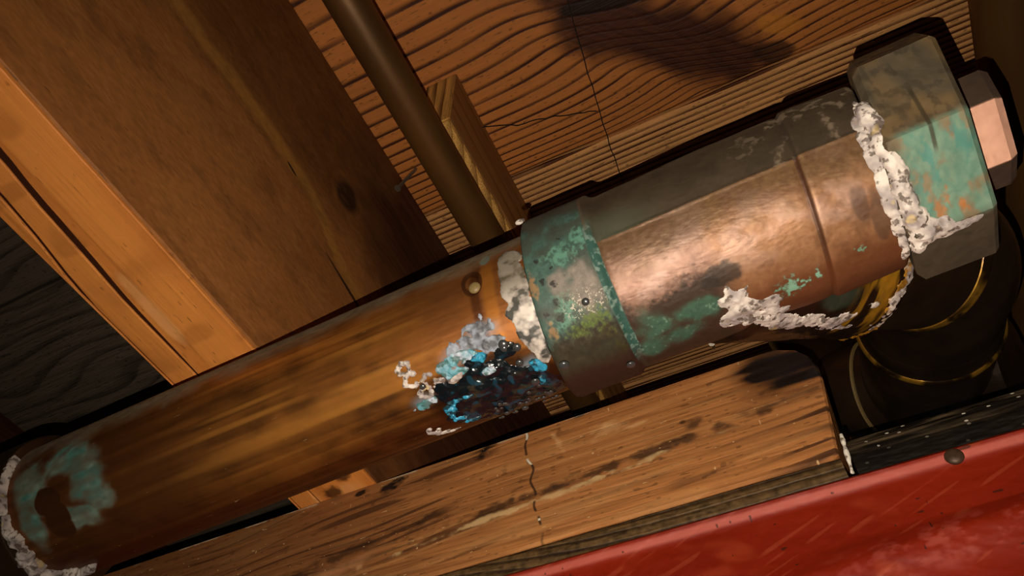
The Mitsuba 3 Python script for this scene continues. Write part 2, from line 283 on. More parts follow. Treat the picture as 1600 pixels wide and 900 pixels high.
SEAM = -27.0
def fit_masks(p):
    u, th = pipe_uv(p); n1 = fbm(u * .2, th * .09, octaves=4); n2 = fbm(u * .9, th * .45, 4, octaves=3)
    sock = smoothstep(-19.5, -21.5, u)
    seam_shade = smoothstep(SEAM + .4, SEAM - .4, th + 1.2 * (n1 - .5)) * (1 - sock)  # shade over the upper part, above the seam, painted into the colour
    seam_shade = dr.maximum(seam_shade, smoothstep(SEAM - 2, SEAM - 14, th + 20 * (n1 - .5)) * (1 - sock))
    gb = on(many(u, th, [(-12, 34, 8, 13), (0, 33, 10, 10), (-8, 46, 10, 8), (-16, 50, 5, 9)]) + 1.5 * (n1 - .5), .3, 1.3) * (1 - sock)
    gs = on(many(u, th, [(28, 43, 5, 7), (48.5, 36, 2.0, 2.6), (36, 41, 1.0, 4)]) + 2.2 * (n2 - .5), .2, 1.2) * .9
    ringt = on(dr.abs(u + 20.3) / 1.6 + .6 * (n1 - .5)) * smoothstep(-48, -30, th) * smoothstep(62, 40, th)
    return u, th, n1, n2, sock, seam_shade, gb, gs, ringt
def fit_col(p, n, uv):
    u, th, n1, n2, sock, seam_shade, gb, gs, ringt = fit_masks(p)
    c = mix(S(140, 104, 86), S(112, 78, 60), n2)
    c = mix(c, mix(S(158, 112, 74), S(132, 88, 54), n2), smoothstep(7, 15, u + 8 * (n1 - .5)) * .85)
    c = mix(c, S(182, 150, 136), smoothstep(.5, .75, fbm(u * .12, th * .08, 8)) * .35 * smoothstep(30, 10, th))
    c = mix(c, mix(S(104, 78, 46), S(78, 54, 32), n2), smoothstep(6, -18, th + 22 * (n1 - .5)) * .8)
    c = mix(c, S(84, 54, 36), smoothstep(.55, .72, n1) * .35)
    c = mix(c, S(60, 40, 26), smoothstep(50, 66, th + 12 * (n1 - .5)) * .7)  # shade on the underside painted into the copper colour
    ln = -2.5 * dr.sin(th / 57.29578) + 3.0 * (1 - dr.cos(th / 57.29578))
    c = mix(c, S(66, 36, 20), (1 - smoothstep(.35, .9, dr.abs(u - 40.3 - ln))) * .85)
    c = mix(c, S(44, 34, 26), smoothstep(8, 26, th + 26 * (n1 - .5) + 14 * (n2 - .5)) * smoothstep(18, 6, u) * .85)
    c = mix(c, S(44, 34, 26), on(dist(u, th, 9, 19, 8, 7) + 1.2 * (n1 - .5)) * .85)
    c = mix(c, S(104, 58, 30), smoothstep(20, 44, th + 12 * (n1 - .5)) * smoothstep(8, 16, u) * .8)
    c = mix(c, S(70, 50, 40), on(many(u, th, [(52, 12, 3, 12), (56, 20, 3, 16)]) + .9 * (n1 - .5)) * .6)
    return c
def fit_matte(p, n, uv):
    u, th, n1, n2, sock, seam_shade, gb, gs, ringt = fit_masks(p)
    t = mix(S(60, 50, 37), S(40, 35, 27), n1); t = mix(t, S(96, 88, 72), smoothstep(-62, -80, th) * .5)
    t = mix(t, S(136, 118, 98), smoothstep(.6, .8, fbm(u * .35, th * .16, 12)) * .5 * smoothstep(20, 40, u))
    t = mix(t, S(70, 82, 66), smoothstep(6, -14, u) * smoothstep(-56, -34, th) * .5)
    g = mix(S(44, 74, 58), S(66, 96, 78), n2)
    g = mix(g, S(116, 146, 124), smoothstep(.68, .8, n2) * .4)
    fine = fbm(u * 2.2, th * 1.0, 21, octaves=2)
    s = mix(S(58, 58, 50), S(44, 46, 40), n1)
    s = mix(s, mix(S(64, 96, 86), S(44, 64, 57), n2), smoothstep(-62, -44, th + 22 * (n1 - .5)) * (.35 + .65 * smoothstep(.35, .6, n1 + .3 * (n2 - .5))))
    s = mix(s, mix(S(140, 126, 116), S(98, 92, 84), n2), on(many(u, th, [(-27, -4, 5, 13), (-33, -13, 5, 9), (-28, -14, 4, 6)]) + 1.6 * (n1 - .5), .2, 1.3) * .85)
    s = mix(s, S(86, 132, 112), on(many(u, th, [(-34, 0, 4, 6), (-36, 9, 4, 6), (-30, -28, 6, 6), (-23, -34, 3, 6)]) + 2.4 * (n2 - .5), .1, 1.2) * .75)
    s = mix(s, S(186, 176, 158), smoothstep(.60, .74, fine) * on(dist(u, th, -28, 4, 8, 9), .5, 1.2) * .75)
    s = mix(s, S(20, 24, 24), on(many(u, th, [(-34.2, -22, .7, 1.6), (-34.8, -13, 1.0, 2.0), (-38, -16, .9, 2.2), (-36.4, -2, 1.2, 2.6), (-37, 6, 1.4, 2.6), (-38, -30, .8, 2.0), (-31, -15, .6, 1.2), (-29, -38, .9, 1.6), (-40, 2, .8, 2.2)]) + 2.6 * (n2 - .5), .4, 1.2) * .9)
    s = mix(s, mix(S(92, 112, 40), S(50, 62, 24), fine), on(many(u, th, [(-27, 14, 5, 6), (-33, 16, 5, 5), (-25.5, 20, 3, 6), (-24, 36, 2.5, 6)]) + 2.2 * (n2 - .5), .2, 1.25) * .85)
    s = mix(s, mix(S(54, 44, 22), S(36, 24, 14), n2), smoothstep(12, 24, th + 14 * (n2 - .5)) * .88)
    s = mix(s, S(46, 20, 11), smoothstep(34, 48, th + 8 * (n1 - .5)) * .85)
    s = mix(s, S(150, 104, 58), on(many(u, th, [(-41, -16, 1.6, 8), (-40.5, 12, 1.4, 6)]) + 1.6 * (n2 - .5), .3, 1.2) * .6)
    c = mix(t, s, sock); c = mix(c, g, dr.maximum(gb * (1 - seam_shade), 0)); c = mix(c, mix(S(150, 196, 172), S(86, 128, 100), n1), gs)
    return mix(c, mix(S(42, 72, 63), S(98, 116, 106), smoothstep(.45, .75, n2)), ringt)
def fit_w(p, n, uv):
    u, th, n1, n2, sock, seam_shade, gb, gs, ringt = fit_masks(p)
    return dr.clip(dr.maximum(dr.maximum(seam_shade * .85, sock * .92), dr.maximum(gb * .85, dr.maximum(gs, ringt))), 0, 1)
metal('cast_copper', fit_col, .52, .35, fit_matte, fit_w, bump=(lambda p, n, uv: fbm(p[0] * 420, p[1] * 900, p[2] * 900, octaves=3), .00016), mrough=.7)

# plug: eight-sided cap with green lower facets, six-sided brass head
def cap_col(p, n, uv):
    u, th = pipe_uv(p); n1 = fbm(u * .25, th * .1, octaves=4); n2 = fbm(u * .8, th * .3, 3)
    c = mix(S(96, 82, 62), S(68, 61, 48), n1)
    c = mix(c, S(120, 94, 58), smoothstep(.5, .8, fbm(u * .1, th * .05, 9)) * .6); c = mix(c, S(58, 50, 40), smoothstep(.5, .7, fbm(u * .5, th * .2, 6, octaves=4)) * .5)
    gr = smoothstep(-15, -11, th + 6 * (n1 - .5)) * smoothstep(38, 30, th)
    g = mix(mix(S(82, 122, 104), S(118, 140, 118), n2), S(132, 106, 76), smoothstep(.46, .68, n1) * .8)
    g = mix(g, S(70, 130, 120), on(many(u, th, [(71, 2, 1.6, 12), (66, 12, 2, 14), (80, -2, 2.5, 8)]) + 2.6 * (n2 - .5), .1, 1.3) * .6)
    c = mix(c, g, gr * smoothstep(62, 67, u + 3 * (n1 - .5)) * .95)
    c = mix(c, S(172, 100, 40), on(many(u, th, [(71.5, 22, 1.6, 5), (70, 27, 1.8, 5), (75, 28, 1.6, 4)]) + 2.2 * (n2 - .5), .2, 1.2) * .7)
    c = mix(c, S(76, 68, 55), smoothstep(34, 40, th) * .6)
    cr = dr.abs(u - 73.2 + .055 * (th + 12) - .6) ; c = mix(c, S(60, 50, 34), (1 - smoothstep(.3, .8, cr)) * smoothstep(-38, -30, th) * smoothstep(2, -4, th) * .8)
    return c
principled('cap_bronze', cap_col, .58, .25, .4, bump=(lambda p, n, uv: fbm(p[0] * 260, p[1] * 260, p[2] * 260, octaves=3), .0006))
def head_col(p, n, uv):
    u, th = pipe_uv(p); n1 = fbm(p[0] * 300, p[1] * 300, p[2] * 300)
    lit = smoothstep(-28, -24, th) * smoothstep(38, 34, th)  # facet facing the flash painted light, the others painted darker
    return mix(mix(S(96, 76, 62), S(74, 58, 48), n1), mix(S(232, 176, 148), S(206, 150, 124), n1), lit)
principled('plug_brass', head_col, .55, .3, .4, bump=(lambda p, n, uv: fbm(p[0] * 500, p[1] * 500, p[2] * 500), .0003))
# dark old bronze and lacquered brass for the branch and the bend
def dark_col(p, n, uv): return mix(S(62, 44, 27), S(28, 19, 13), fbm(p[0] * 70, p[1] * 70, p[2] * 70))
principled('dark_bronze', dark_col, .34, .55, .5, bump=(lambda p, n, uv: fbm(p[0] * 160, p[1] * 160, p[2] * 160), .0004))
def branch_uv(p):
    q = mi.Vector3f(p[0] - float(BR[0][0]), p[1] - float(BR[0][1]), p[2] - float(BR[0][2]) - H0)
    a, b = dr.dot(q, mi.Vector3f(*map(float, BR[2]))), dr.dot(q, mi.Vector3f(*map(float, BR[3])))
    return dr.dot(q, mi.Vector3f(*map(float, BR[1]))) * 1000 - b0 * 1000, dr.atan2(b, a) * 57.29578
def gold_col(p, n, uv):
    t, th = branch_uv(p); w = fbm(p[0] * 130, p[1] * 130, p[2] * 130, octaves=3); st = fbm(t * .30, th * .03, 4, octaves=3)
    c = mix(S(58, 38, 22), S(34, 24, 16), w)
    c = mix(c, S(74, 92, 74), on(dist(t, th, 36, 28, 9, 10) + 1.2 * (w - .5), .4, 1.2) * .7)
    c = mix(c, mix(S(226, 168, 46), S(120, 78, 22), w), smoothstep(.44, .58, st) * smoothstep(40, 50, t) * smoothstep(72, 50, th))
    return mix(c, S(24, 17, 12), smoothstep(56, 70, th + 14 * (w - .5)) * .8)
principled('gold_brass', gold_col, .34, .6, .5, bump=(lambda p, n, uv: fbm(p[0] * 210, p[1] * 210, p[2] * 210), .0009))
principled('brass_ring', lambda p, n, uv: mix(S(186, 136, 50), S(52, 36, 19), smoothstep(.38, .64, fbm(p[0] * 160, p[1] * 160, p[2] * 160))), .32, .75)
def brown_pipe_col(p, n, uv): return mix(S(128, 88, 44), S(62, 40, 20), fbm(p[0] * 40, p[1] * 12, p[2] * 40, octaves=3))
principled('copper_small', brown_pipe_col, .42, .55, .5)
def lime_col(p, n, uv):
    n1 = fbm(p[0] * 620, p[1] * 620, p[2] * 620, octaves=3); n2 = fbm(p[0] * 210 + 5, p[1] * 210, p[2] * 210)
    c = mix(S(206, 192, 180), S(132, 120, 118), smoothstep(.3, .7, n2)); c = mix(c, S(70, 54, 42), smoothstep(.54, .66, n1) * .8)
    return mix(c, S(206, 176, 110), smoothstep(.62, .8, n2) * .6)
principled('dirty_lime', lambda p, n, uv: lime_col(p, n, uv) * .5, .7)
principled('lime_crust', lime_col, .62, bump=(lambda p, n, uv: fbm(p[0] * 700, p[1] * 700, p[2] * 700), .0006))
def solder_col(p, n, uv):
    n1 = fbm(p[0] * 360, p[1] * 360, p[2] * 360, octaves=3); u, th = pipe_uv(p)
    c = mix(S(190, 178, 166), S(122, 112, 106), smoothstep(.35, .65, n1)); c = mix(c, S(52, 52, 46), smoothstep(.58, .66, n1) * .9)
    return mix(c, S(84, 74, 56), smoothstep(-8, -32, th) * .75)
principled('solder', solder_col, .55, .1)
def salt_col(p, n, uv):
    n1 = fbm(p[0] * 560, p[1] * 560, p[2] * 560, octaves=3); n2 = fbm(p[0] * 240, p[1] * 240, p[2] * 240)
    c = mix(S(86, 140, 152), S(168, 172, 184), smoothstep(.35, .65, n2)); c = mix(c, S(50, 84, 74), smoothstep(.5, .62, n1) * .8); return mix(c, S(150, 118, 108), smoothstep(.6, .7, noise(p[0] * 500, p[1] * 500 + 3, p[2] * 500)) * .6)
principled('copper_salt', salt_col, .5, bump=(lambda p, n, uv: fbm(p[0] * 600, p[1] * 600, p[2] * 600), .0005))
principled('bright_salt', lambda p, n, uv: mix(S(44, 132, 164), S(20, 52, 62), smoothstep(.4, .6, fbm(p[0] * 520, p[1] * 520, p[2] * 520))), .45)
principled('rim_crust', lambda p, n, uv: mix(lime_col(p, n, uv), mix(S(190, 132, 36), S(46, 30, 14), fbm(p[0] * 400, p[1] * 400, p[2] * 400)), smoothstep(.44, .56, fbm(p[0] * 150 + 3, p[1] * 150, p[2] * 150))), .45, .2)
principled('dull_drip', S(112, 92, 56), .5)
principled('grey_salt', lambda p, n, uv: mix(S(132, 136, 146), S(80, 80, 84), smoothstep(.38, .62, fbm(p[0] * 420, p[1] * 420, p[2] * 420))), .55)
def black_col(p, n, uv):
    n1 = fbm(p[0] * 430, p[1] * 430, p[2] * 430, octaves=3); n2 = fbm(p[0] * 120, p[1] * 120, p[2] * 120); c = mix(S(12, 17, 20), S(50, 45, 33), smoothstep(.4, .7, n1) * smoothstep(.4, .6, n2) * .8)
    return mix(c, S(24, 58, 72), smoothstep(.66, .8, noise(p[0] * 420, p[1] * 420 + 4, p[2] * 420)) * .6)
principled('black_scale', black_col, .22, 0.0, .6, bump=(lambda p, n, uv: fbm(p[0] * 380, p[1] * 380, p[2] * 380, octaves=3), .0010))
scene['material_water'] = {'type': 'principled', 'base_color': {'type': 'rgb', 'value': [.03, .03, .028]}, 'roughness': .22, 'specular': 1.0}

# ---------------------------------------------------------------- the setting: subfloor boards overhead
rows = [(-.46, -.226), (-.2245, .0095), (.0112, .2438), (.2458, .4790), (.4808, .714), (.7158, .95), (.952, 1.19)]
rng = np.random.default_rng(4)
def plank(x0, x1, y0, y1, z):
    """a board with eased lower edges and a slightly uneven underside."""
    c = .0016; xs = np.linspace(x0, x1, max(3, int((x1 - x0) / .03))); sec = [(y0, z + .022), (y0, z + c), (y0 + c, z), (y0 * .5 + y1 * .5, z), (y1 - c, z), (y1, z + c), (y1, z + .022)]
    V = np.array([[(x, y + .0006 * math.sin(x * 37 + y * 60), zz) for y, zz in sec] for x in xs]); return grid(V)
bs = {'right': ['wood_tight', 'wood_tight', 'wood_spike_knot', 'wood_tight', 'wood_tight', 'wood_tight', 'wood_tight']}
i = 0
for (x0, x1, side) in ((-.2075, 1.05, 'right'), (-.664, -.2085, 'left')):
    for r, (y0, y1) in enumerate(rows):
        k = num('ceiling__plank', i); i += 1
        ys = (y0 - .0748, y1 - .0748) if side == 'left' else (y0, y1)
        add(k, plank(x0, x1, ys[0], ys[1], .5 + .0004 * (r % 3)), bs['right'][r] if side == 'right' else 'wood_grey', smooth=25)
tag('ceiling', 'rough board subfloor seen from below', kind='structure')
labels['ceiling__plank_002'] = {'label': 'orange board with a long dark spike knot'}
labels['ceiling__plank_003'] = {'label': 'board with tight straight dark grain lines'}
add('ceiling', box(-.70, 1.06, -.47, 1.2, .5225, .54), 'wood_grey', smooth=False, kind='structure', label='rough board subfloor seen from below')

# ---------------------------------------------------------------- floor joists
def joist(key, xr, label):
    w, zb = .0459, .2425
    ys = np.linspace(-.62, .72, 150); n = meshkit.fbm(np.stack([ys * 9, ys * 0, ys * 0], -1), 3, 7) - .5; n2 = meshkit.fbm(np.stack([ys * 23, ys * 0 + 5, ys * 0], -1), 3, 9) - .5
    V = []
    for y, a, b in zip(ys, n, n2):
        e = .0012 + .0010 * (b + .3)
        sec = [(xr, .5), (xr, zb + e), (xr - .0012 + .0006 * b, zb), (xr - w + .0014 - .001 * a, zb), (xr - w, zb + .0012), (xr - w, .5)]
        V.append([(x, y, z) for x, z in sec])
    body = grid(np.array(V))
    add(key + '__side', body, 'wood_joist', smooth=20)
    # the sawn underside as a thin proud face with an open check running along it
    Yk = [-.62, .0318, .0517, .0788, .1019, .1458, .24, .72]
    mid = xr + np.interp(ys, Yk, [-.0190, -.0245, -.0271, -.0287, -.0306, -.0313, -.0330, -.0330]) + .0014 * n
    wd = np.interp(ys, Yk, [.004, .0036, .0034, .0028, .0022, .0010, .0007, .0006]) * (1 + .5 * n2)
    def face(xl, xh):
        m = []
        for y, l, h in zip(ys, xl, xh): m.append([(l, y, zb + .001), (l, y, zb - .0006), (l + .0005, y, zb - .0010), (h - .0005, y, zb - .0010), (h, y, zb - .0006), (h, y, zb + .001)])
        return grid(np.array(m))
    add(key + '__underside', face(mid + wd / 2, np.full_like(ys, xr - .0007) + .0006 * n2), 'wood_joist_edge', smooth=20)
    m2 = xr + np.interp(ys, [-.62, .0438, .0639, .0814, .0988, .72], [-.030, -.0375, -.0396, -.0425, -.0444, -.0446])
    add(key + '__underside_001', face(np.maximum(m2 + .0007, xr - w + .0014), mid - wd / 2), 'wood_joist_edge', smooth=20)
    add(key + '__underside_002', face(np.full_like(ys, xr - w + .0008) , np.maximum(m2 - .0007, xr - w + .0016)), 'wood_joist_edge', smooth=20)
    add(key + '__check', face(np.full_like(ys, xr - w + .0012), np.full_like(ys, xr - .0030)).apply_translation([0, 0, .0009]), 'wood_crack', smooth=False, label='dark open crack along the underside')
    tag(key, label, 'joist')
joist('floor_joist', -.1850, 'broad brown floor joist with bright cracked underside, crossing above the copper pipe')
joist('floor_joist_001', -.6400, 'dark floor joist just showing at the left edge beyond the grey boards')
# nail in the joist, second one beyond the pipe
def nail(key, a, b, r, label):
    a, b = np.array(a), np.array(b); d = unit(b - a)
    add(key, trimesh.util.concatenate([tube([a, (a + b) / 2, b], r, 10), tube([a - d * .0008, a, a + d * .0002], r * 2.1, 14)]), 'nail_steel', label=label, category='nail')
nail('nail_001', (-.0228, .4365, .470), (-.024, .4715, .5005), .0013, 'nail glinting in the dark gap between the fitting and the charred block')
nail('nail', (-.1815, .2040, .474), (-.1715, .2075, .5005), .0012, 'small bent nail sticking out beside the joist, left of the thin pipe')

# ---------------------------------------------------------------- nailer block and the thin pipes near the subfloor
yn = np.linspace(.157, .62, 60); nn = meshkit.fbm(np.stack([yn * 60, yn * 0, yn * 0], -1), 3, 3) - .5
V = [[(-.1340, y, .4998), (-.1340, y, .429), (-.1328, y, .428 + .001 * a), (-.1130 + .0008 * a, y, .428 + .001 * a), (-.1112, y, .4300), (-.1112, y, .4998)] for y, a in zip(yn, nn)]
add('nailer_block__body', grid(np.array(V)), 'wood_nailer', smooth=20)
V = np.array([[(-.1336, y, .4290), (-.1336, y, .4268), (-.1128 + .0012 * a, y, .4266 + .0006 * b), (-.1122 + .0012 * a, y, .4290)] for y, a, b in zip(yn, nn, nn[::-1])])
add('nailer_block__sawn_edge', grid(V), 'wood_nailer_end', smooth=20, label='pale rough sawn lower edge')
add('nailer_block__end_grain', box(-.1337, -.1114, .1560, .1575, .4282, .4985, .0005), 'wood_nailer_end', smooth=20, label='pale end grain')
tag('nailer_block', 'short wooden nailer with pale sawn end beside the thin brown pipe', 'wood block')
ypath = np.linspace(-.62, .75, 12)
add('copper_pipe', tube([(-.1225, y, .4045) for y in ypath], .0111, 48), 'copper_small', smooth=True, label='thin dull brown copper pipe running between the joist and the short nailer', category='pipe')
add('copper_pipe_001', tube([(.1850 + .012 * (y - .2), y, .400) for y in ypath], .0178, 48), 'copper_small', smooth=True, label='thicker brown pipe at the right edge behind the six-sided plug head', category='pipe')

# ---------------------------------------------------------------- copper waste pipe
us = np.concatenate([[-.62], np.linspace(-.27, -.03, 241)])
rngb = lambda u, th: .00012 * (meshkit.fbm(np.stack([u * 40 + th * 0, np.cos(th) * 1.3, np.sin(th) * 1.3], -1), 3, 2) - .5) * 2
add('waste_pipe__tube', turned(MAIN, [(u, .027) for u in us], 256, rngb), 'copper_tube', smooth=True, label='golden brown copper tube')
def lip(u0, u1, R, rin=.0262, e=.0012): return [(u0, rin), (u0, R - e), (u0 + .3 * e, R - .3 * e), (u0 + e, R), (u1 - e, R), (u1 - .3 * e, R - .3 * e), (u1, R - e), (u1, rin)]
add('waste_pipe__coupling', turned(MAIN, lip(-.345, -.2525, .0306)), 'dark_bronze', label='dark coupling at the left end')
lean = lambda u, r, th: r * (-.085 * np.sin(th) + float(np.clip(.10 + (u - .040) * 5, 0, .24)) * (1 - np.cos(th)))   # the casting sits slightly skew on the tube
# cast wye fitting: socket, body, collar
prof = [(-.0432, .0262), (-.0432, .0300), (-.0428, .0305), (-.0415, .0308)] + [(u, .0308) for u in np.linspace(-.040, -.0225, 18)] + [(-.0215, .0309), (-.0206, .0306), (-.0200, .0299), (-.0192, .0294)]
prof += [(u, .0293 + .0002 * math.sin(u * 90)) for u in np.linspace(-.018, .038, 60)] + [(.0392, .0291), (.0399, .0288), (.0404, .0291), (.0409, .0298), (.0416, .0300)] + [(u, .0300 - .0009 * (u - .042) / .018) for u in np.linspace(.0425, .0595, 20)] + [(.0604, .0286), (.0610, .0278), (.0612, .024)]
fb = lambda u, th: .00022 * (meshkit.fbm(np.stack([u * 110 + th * 0, np.cos(th) * 3, np.sin(th) * 3], -1), 3, 5) - .5) * 2 + .00028 * np.clip(1 - ((np.degrees(np.where(th > np.pi, th - 2 * np.pi, th)) - SEAM) / 1.6) ** 2, 0, 1) * (-.0185 < u < .061)
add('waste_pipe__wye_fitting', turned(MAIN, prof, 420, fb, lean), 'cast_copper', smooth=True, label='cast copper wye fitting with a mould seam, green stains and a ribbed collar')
# branch of the wye, bend and run beyond
rimu = b0 + .0650
gb_ = lambda u, th: .0007 * (meshkit.fbm(np.stack([u * 200 + th * 0, np.cos(th) * 4, np.sin(th) * 4], -1), 3, 6) - .5) * 2
add('waste_pipe__branch', turned(BR, [(b0 + .004, .020), (b0 + .006, .0302)] + [(b0 + t, .0306) for t in np.linspace(.012, .058, 24)] + [(b0 + .0605, .0312), (b0 + .0635, .0314), (b0 + .0648, .0308), (rimu, .0295), (rimu, .027)], 200, gb_), 'gold_brass', smooth=True, label='branch socket with shiny gold and white corroded mouth')
r1c = BO + .1075 * BD; r2c = np.array([.0805, .2835, .2715]); d2 = unit([0, .93, .36])
path = [BO + t * BD for t in (.05, .065, .08, .095, .1075)]
path += list(bezier(r1c, r1c + BD * .022, r2c - d2 * .024, 14)[1:]) + [r2c - d2 * .012, r2c]
add('waste_pipe__bend', tube(np.array(path), [.0292] * 5 + [.0290] * (len(path) - 5), 96), 'dark_bronze', smooth=True, label='near-black bend behind the branch')
f1 = frame_of(r1c, BD); a1 = float((r1c - f1[0]) @ BD)
add('waste_pipe__bend__rim', turned(f1, [(a1 - .005, .028), (a1 - .004, .0296), (a1 - .001, .0302), (a1 + .0002, .0302), (a1 + .0010, .0296), (a1 + .0014, .028)], 128), 'brass_ring', smooth=40, label='thin brassy rim')
f2 = frame_of(r2c, d2); a2 = float((r2c - f2[0]) @ d2)
add('waste_pipe__bend__hub', turned(f2, [(a2 - .016, .0285), (a2 - .014, .0296), (a2, .0302), (a2 + .001, .0298), (a2 + .30, .0296), (a2 + .30, .001)], 128), 'dark_bronze', smooth=40)
add('waste_pipe__bend__rim_001', turned(f2, [(a2 - .0030, .029), (a2 - .0024, .0306), (a2 - .0006, .0315), (a2 + .0010, .0306), (a2 + .0016, .029)], 128, lambda u, th: .0004 * (meshkit.fbm(np.stack([u * 0 + th * 0, np.cos(th) * 9, np.sin(th) * 9], -1), 3, 8) - .5)), 'brass_ring', smooth=True, label='ragged gold rim')

# solder, crusts and drops
def ringlet(u, th, r, h=1.1, a0=0, a1=360, k=10, seed=0):
    g = np.random.default_rng(seed); out = []
    for q in range(k):
        a = math.radians(a0 + (a1 - a0) * q / max(k - 1, 1)); rr = r * g.uniform(.85, 1.15)
        out.append((u + rr * math.cos(a), th + math.degrees(rr * math.sin(a) / 27), g.uniform(.7, 1.15), g.uniform(.6, 1.0), h * g.uniform(.7, 1.2)))
    return out
add('waste_pipe__solder_band', crust(MAIN, .0272, [(-46.8, -46, 4.0, 5, .6), (-47.0, -34, 4.2, 6, .7), (-47.4, -20, 4.8, 6, .8), (-47.6, -8, 4.8, 6, .9), (-47.4, 4, 4.4, 6, 1.0), (-47.2, 14, 3.4, 5, 1.0), (-47, 23, 2.4, 4.6, .9)], res=.0004, grain=.0016, amp=.25, seed=11), 'solder', smooth=True, label='pale pitted solder smeared round the joint')
add('waste_pipe__lime_crust', crust(MAIN, .0271, ringlet(-89.9, -1, 1.9, seed=1, a0=-40, a1=300) + ringlet(-88.9, 8, 2.2, seed=2, a0=60, a1=300) + ringlet(-83.6, 13, 2.1, seed=3, a0=20, a1=290) + ringlet(-86.6, 20, 1.6, seed=4) + [(-80.4, 16, 2.0, 1.2, .9), (-76.2, 18, 2.6, 1.3, 1.0), (-74, 16, 1.5, 1.0, .9)] + ringlet(-92.6, 55, 1.8, seed=5, a0=0, a1=240) + [(-91, 63, 2.4, .9, .8), (-88, 66, 3, .8, .7)], res=.0003, grain=.0012, amp=.7, seed=3), 'lime_crust', smooth=True, label='small white crusty rings left of the black patch')
add('waste_pipe__grey_crust', crust(MAIN, .0271, [(-62.4, -5, 5.0, 3.4, .6), (-68, -1, 5.0, 2.8, .6), (-72, 0, 3.6, 2.4, .6), (-61, 3, 4.2, 2.6, .7), (-58, 6, 3.0, 2.2, .7)], res=.0003, grain=.0011, amp=.9, seed=21), 'grey_salt', smooth=True, label='grey violet bloom above the black patch')
add('waste_pipe__salt_crust', crust(MAIN, .0272, [(-73.8, 7, 3.4, 2.8, 1.1), (-70.4, 5, 3.0, 1.8, 1.0), (-75.0, 13, 3.6, 2.2, 1.2), (-77, 8, 2.4, 2.0, 1.0), (-67.6, 6, 2.6, 1.6, 1.0), (-89.0, 27, 3.6, 1.8, .6), (-86.5, 26, 2.6, 1.6, .6), (-64.5, 22, 3.0, 1.2, 1.8)], res=.0003, grain=.0011, amp=.9, seed=5), 'copper_salt', smooth=True, label='pale blue copper salt crust')
add('waste_pipe__bright_crust', crust(MAIN, .0274, ringlet(-80.6, 44, 3.4, 1.7, 60, 270, 12, 7) + ringlet(-83.0, 40, 1.3, 1.6, 0, 360, 6, 9) + [(-79.0, 34, 2.4, 1.2, 1.5), (-75.4, 34, 2.6, 1.0, 1.5), (-65, 11, 2.6, 1.6, 1.5), (-50.2, 31, 2.0, 2.6, 1.2), (-51.6, 46, 1.8, 2.4, 1.4), (-80, 58, 3.4, 1.0, 1.4)], res=.0003, grain=.0011, amp=.8, seed=8), 'bright_salt', smooth=True, label='bright blue copper salt')
add('waste_pipe__black_scale', crust(MAIN, .0269, [(-63.3, 34, 10.4, 7.8, 1.5), (-70.2, 33, 7.8, 6.5, 1.4), (-57.6, 43, 9.1, 7.8, 1.4), (-67.5, 12, 4.5, 2.6, 1.1), (-57.5, 13, 5.2, 3.1, 1.2), (-69.4, 50, 9.1, 7.8, 1.5), (-78, 52, 7.8, 7.8, 1.2), (-80, 26, 4.4, 5.2, .9), (-59, 60, 11.7, 6.5, 1.4), (-66, 66, 11.7, 6.5, 1.4), (-54, 62, 9.1, 5.2, 1.2), (-65.7, 22, 7.8, 5.2, 1.2), (-76.6, 42, 6.5, 6.5, 1.3), (-50.4, 58, 5.2, 3.9, 1.0)], grain=.0026, amp=.8, seed=2), 'black_scale', smooth=True, label='wet black corroded patch on the underside')
add('waste_pipe__joint_crust', crust(MAIN, .0296, [(-250.2, 8, 2.0, 3.0, 1.6), (-250.6, 20, 2.6, 4.0, 2.0), (-251, 33, 3.0, 4.5, 2.2), (-252, 46, 3.6, 4, 2.2), (-252.6, 28, 1.6, 3, 2.0), (-251.6, -6, 1.1, 4, 1.2), (-252.2, -20, .9, 5, 1.1), (-252.4, -32, .9, 5, 1.1), (-252.6, -44, .9, 5, 1.1), (-252.8, -56, .8, 5, 1.1), (-245, 52, 3.5, 1.6, 1.4), (-239, 57, 3.6, 1.0, 1.2)], res=.0004, grain=.0014, amp=.9, seed=15, sink=.003), 'dirty_lime', smooth=True, label='knobbly whitish crust round the left joint')
add('waste_pipe__collar_crust', crust(MAIN, .0288, [(63.2, -47, 1.2, 2, 1.2), (62.6, -38, 2.0, 4, 1.8), (61.6, -30, 3.0, 5, 2.6), (61.0, -20, 3.2, 5, 3.0), (60.6, -8, 3.2, 6, 3.2), (60.2, 6, 3.2, 6, 3.2), (60.2, 18, 3.4, 6, 3.4), (60.6, 30, 3.6, 5, 3.6), (60.4, 42, 2.2, 4, 2.4), (60.6, 54, 1.6, 4, 2.0)], grain=.0015, amp=.22, seed=31, sink=.004), 'lime_crust', smooth=True, label='thick white deposit in the gap before the eight-sided cap')
add('waste_pipe__junction_crust', crust(MAIN, .0293, [(12.0, 38, 5.5, 5.0, 1.6), (14.0, 46, 6.5, 5.0, 1.8), (10.4, 52, 5.4, 4.0, 1.5), (18.4, 50, 6.0, 4.0, 1.2), (17, 58, 6.0, 4.0, 1.5), (22, 66, 5, 3.5, 1.4)], grain=.0016, amp=.7, seed=41), 'lime_crust', smooth=True, label='white crust patch at the foot of the branch')
B0 = b0 * 1000
rim = [(B0 + 62.8 + .8 * math.sin(a), a, 2.6, 3.4, 1.9) for a in range(2, 80, 7)] + [(B0 + 62.5, 44, 3, 4, 1.0), (B0 + 61, 52, 3, 3, 1.0)]
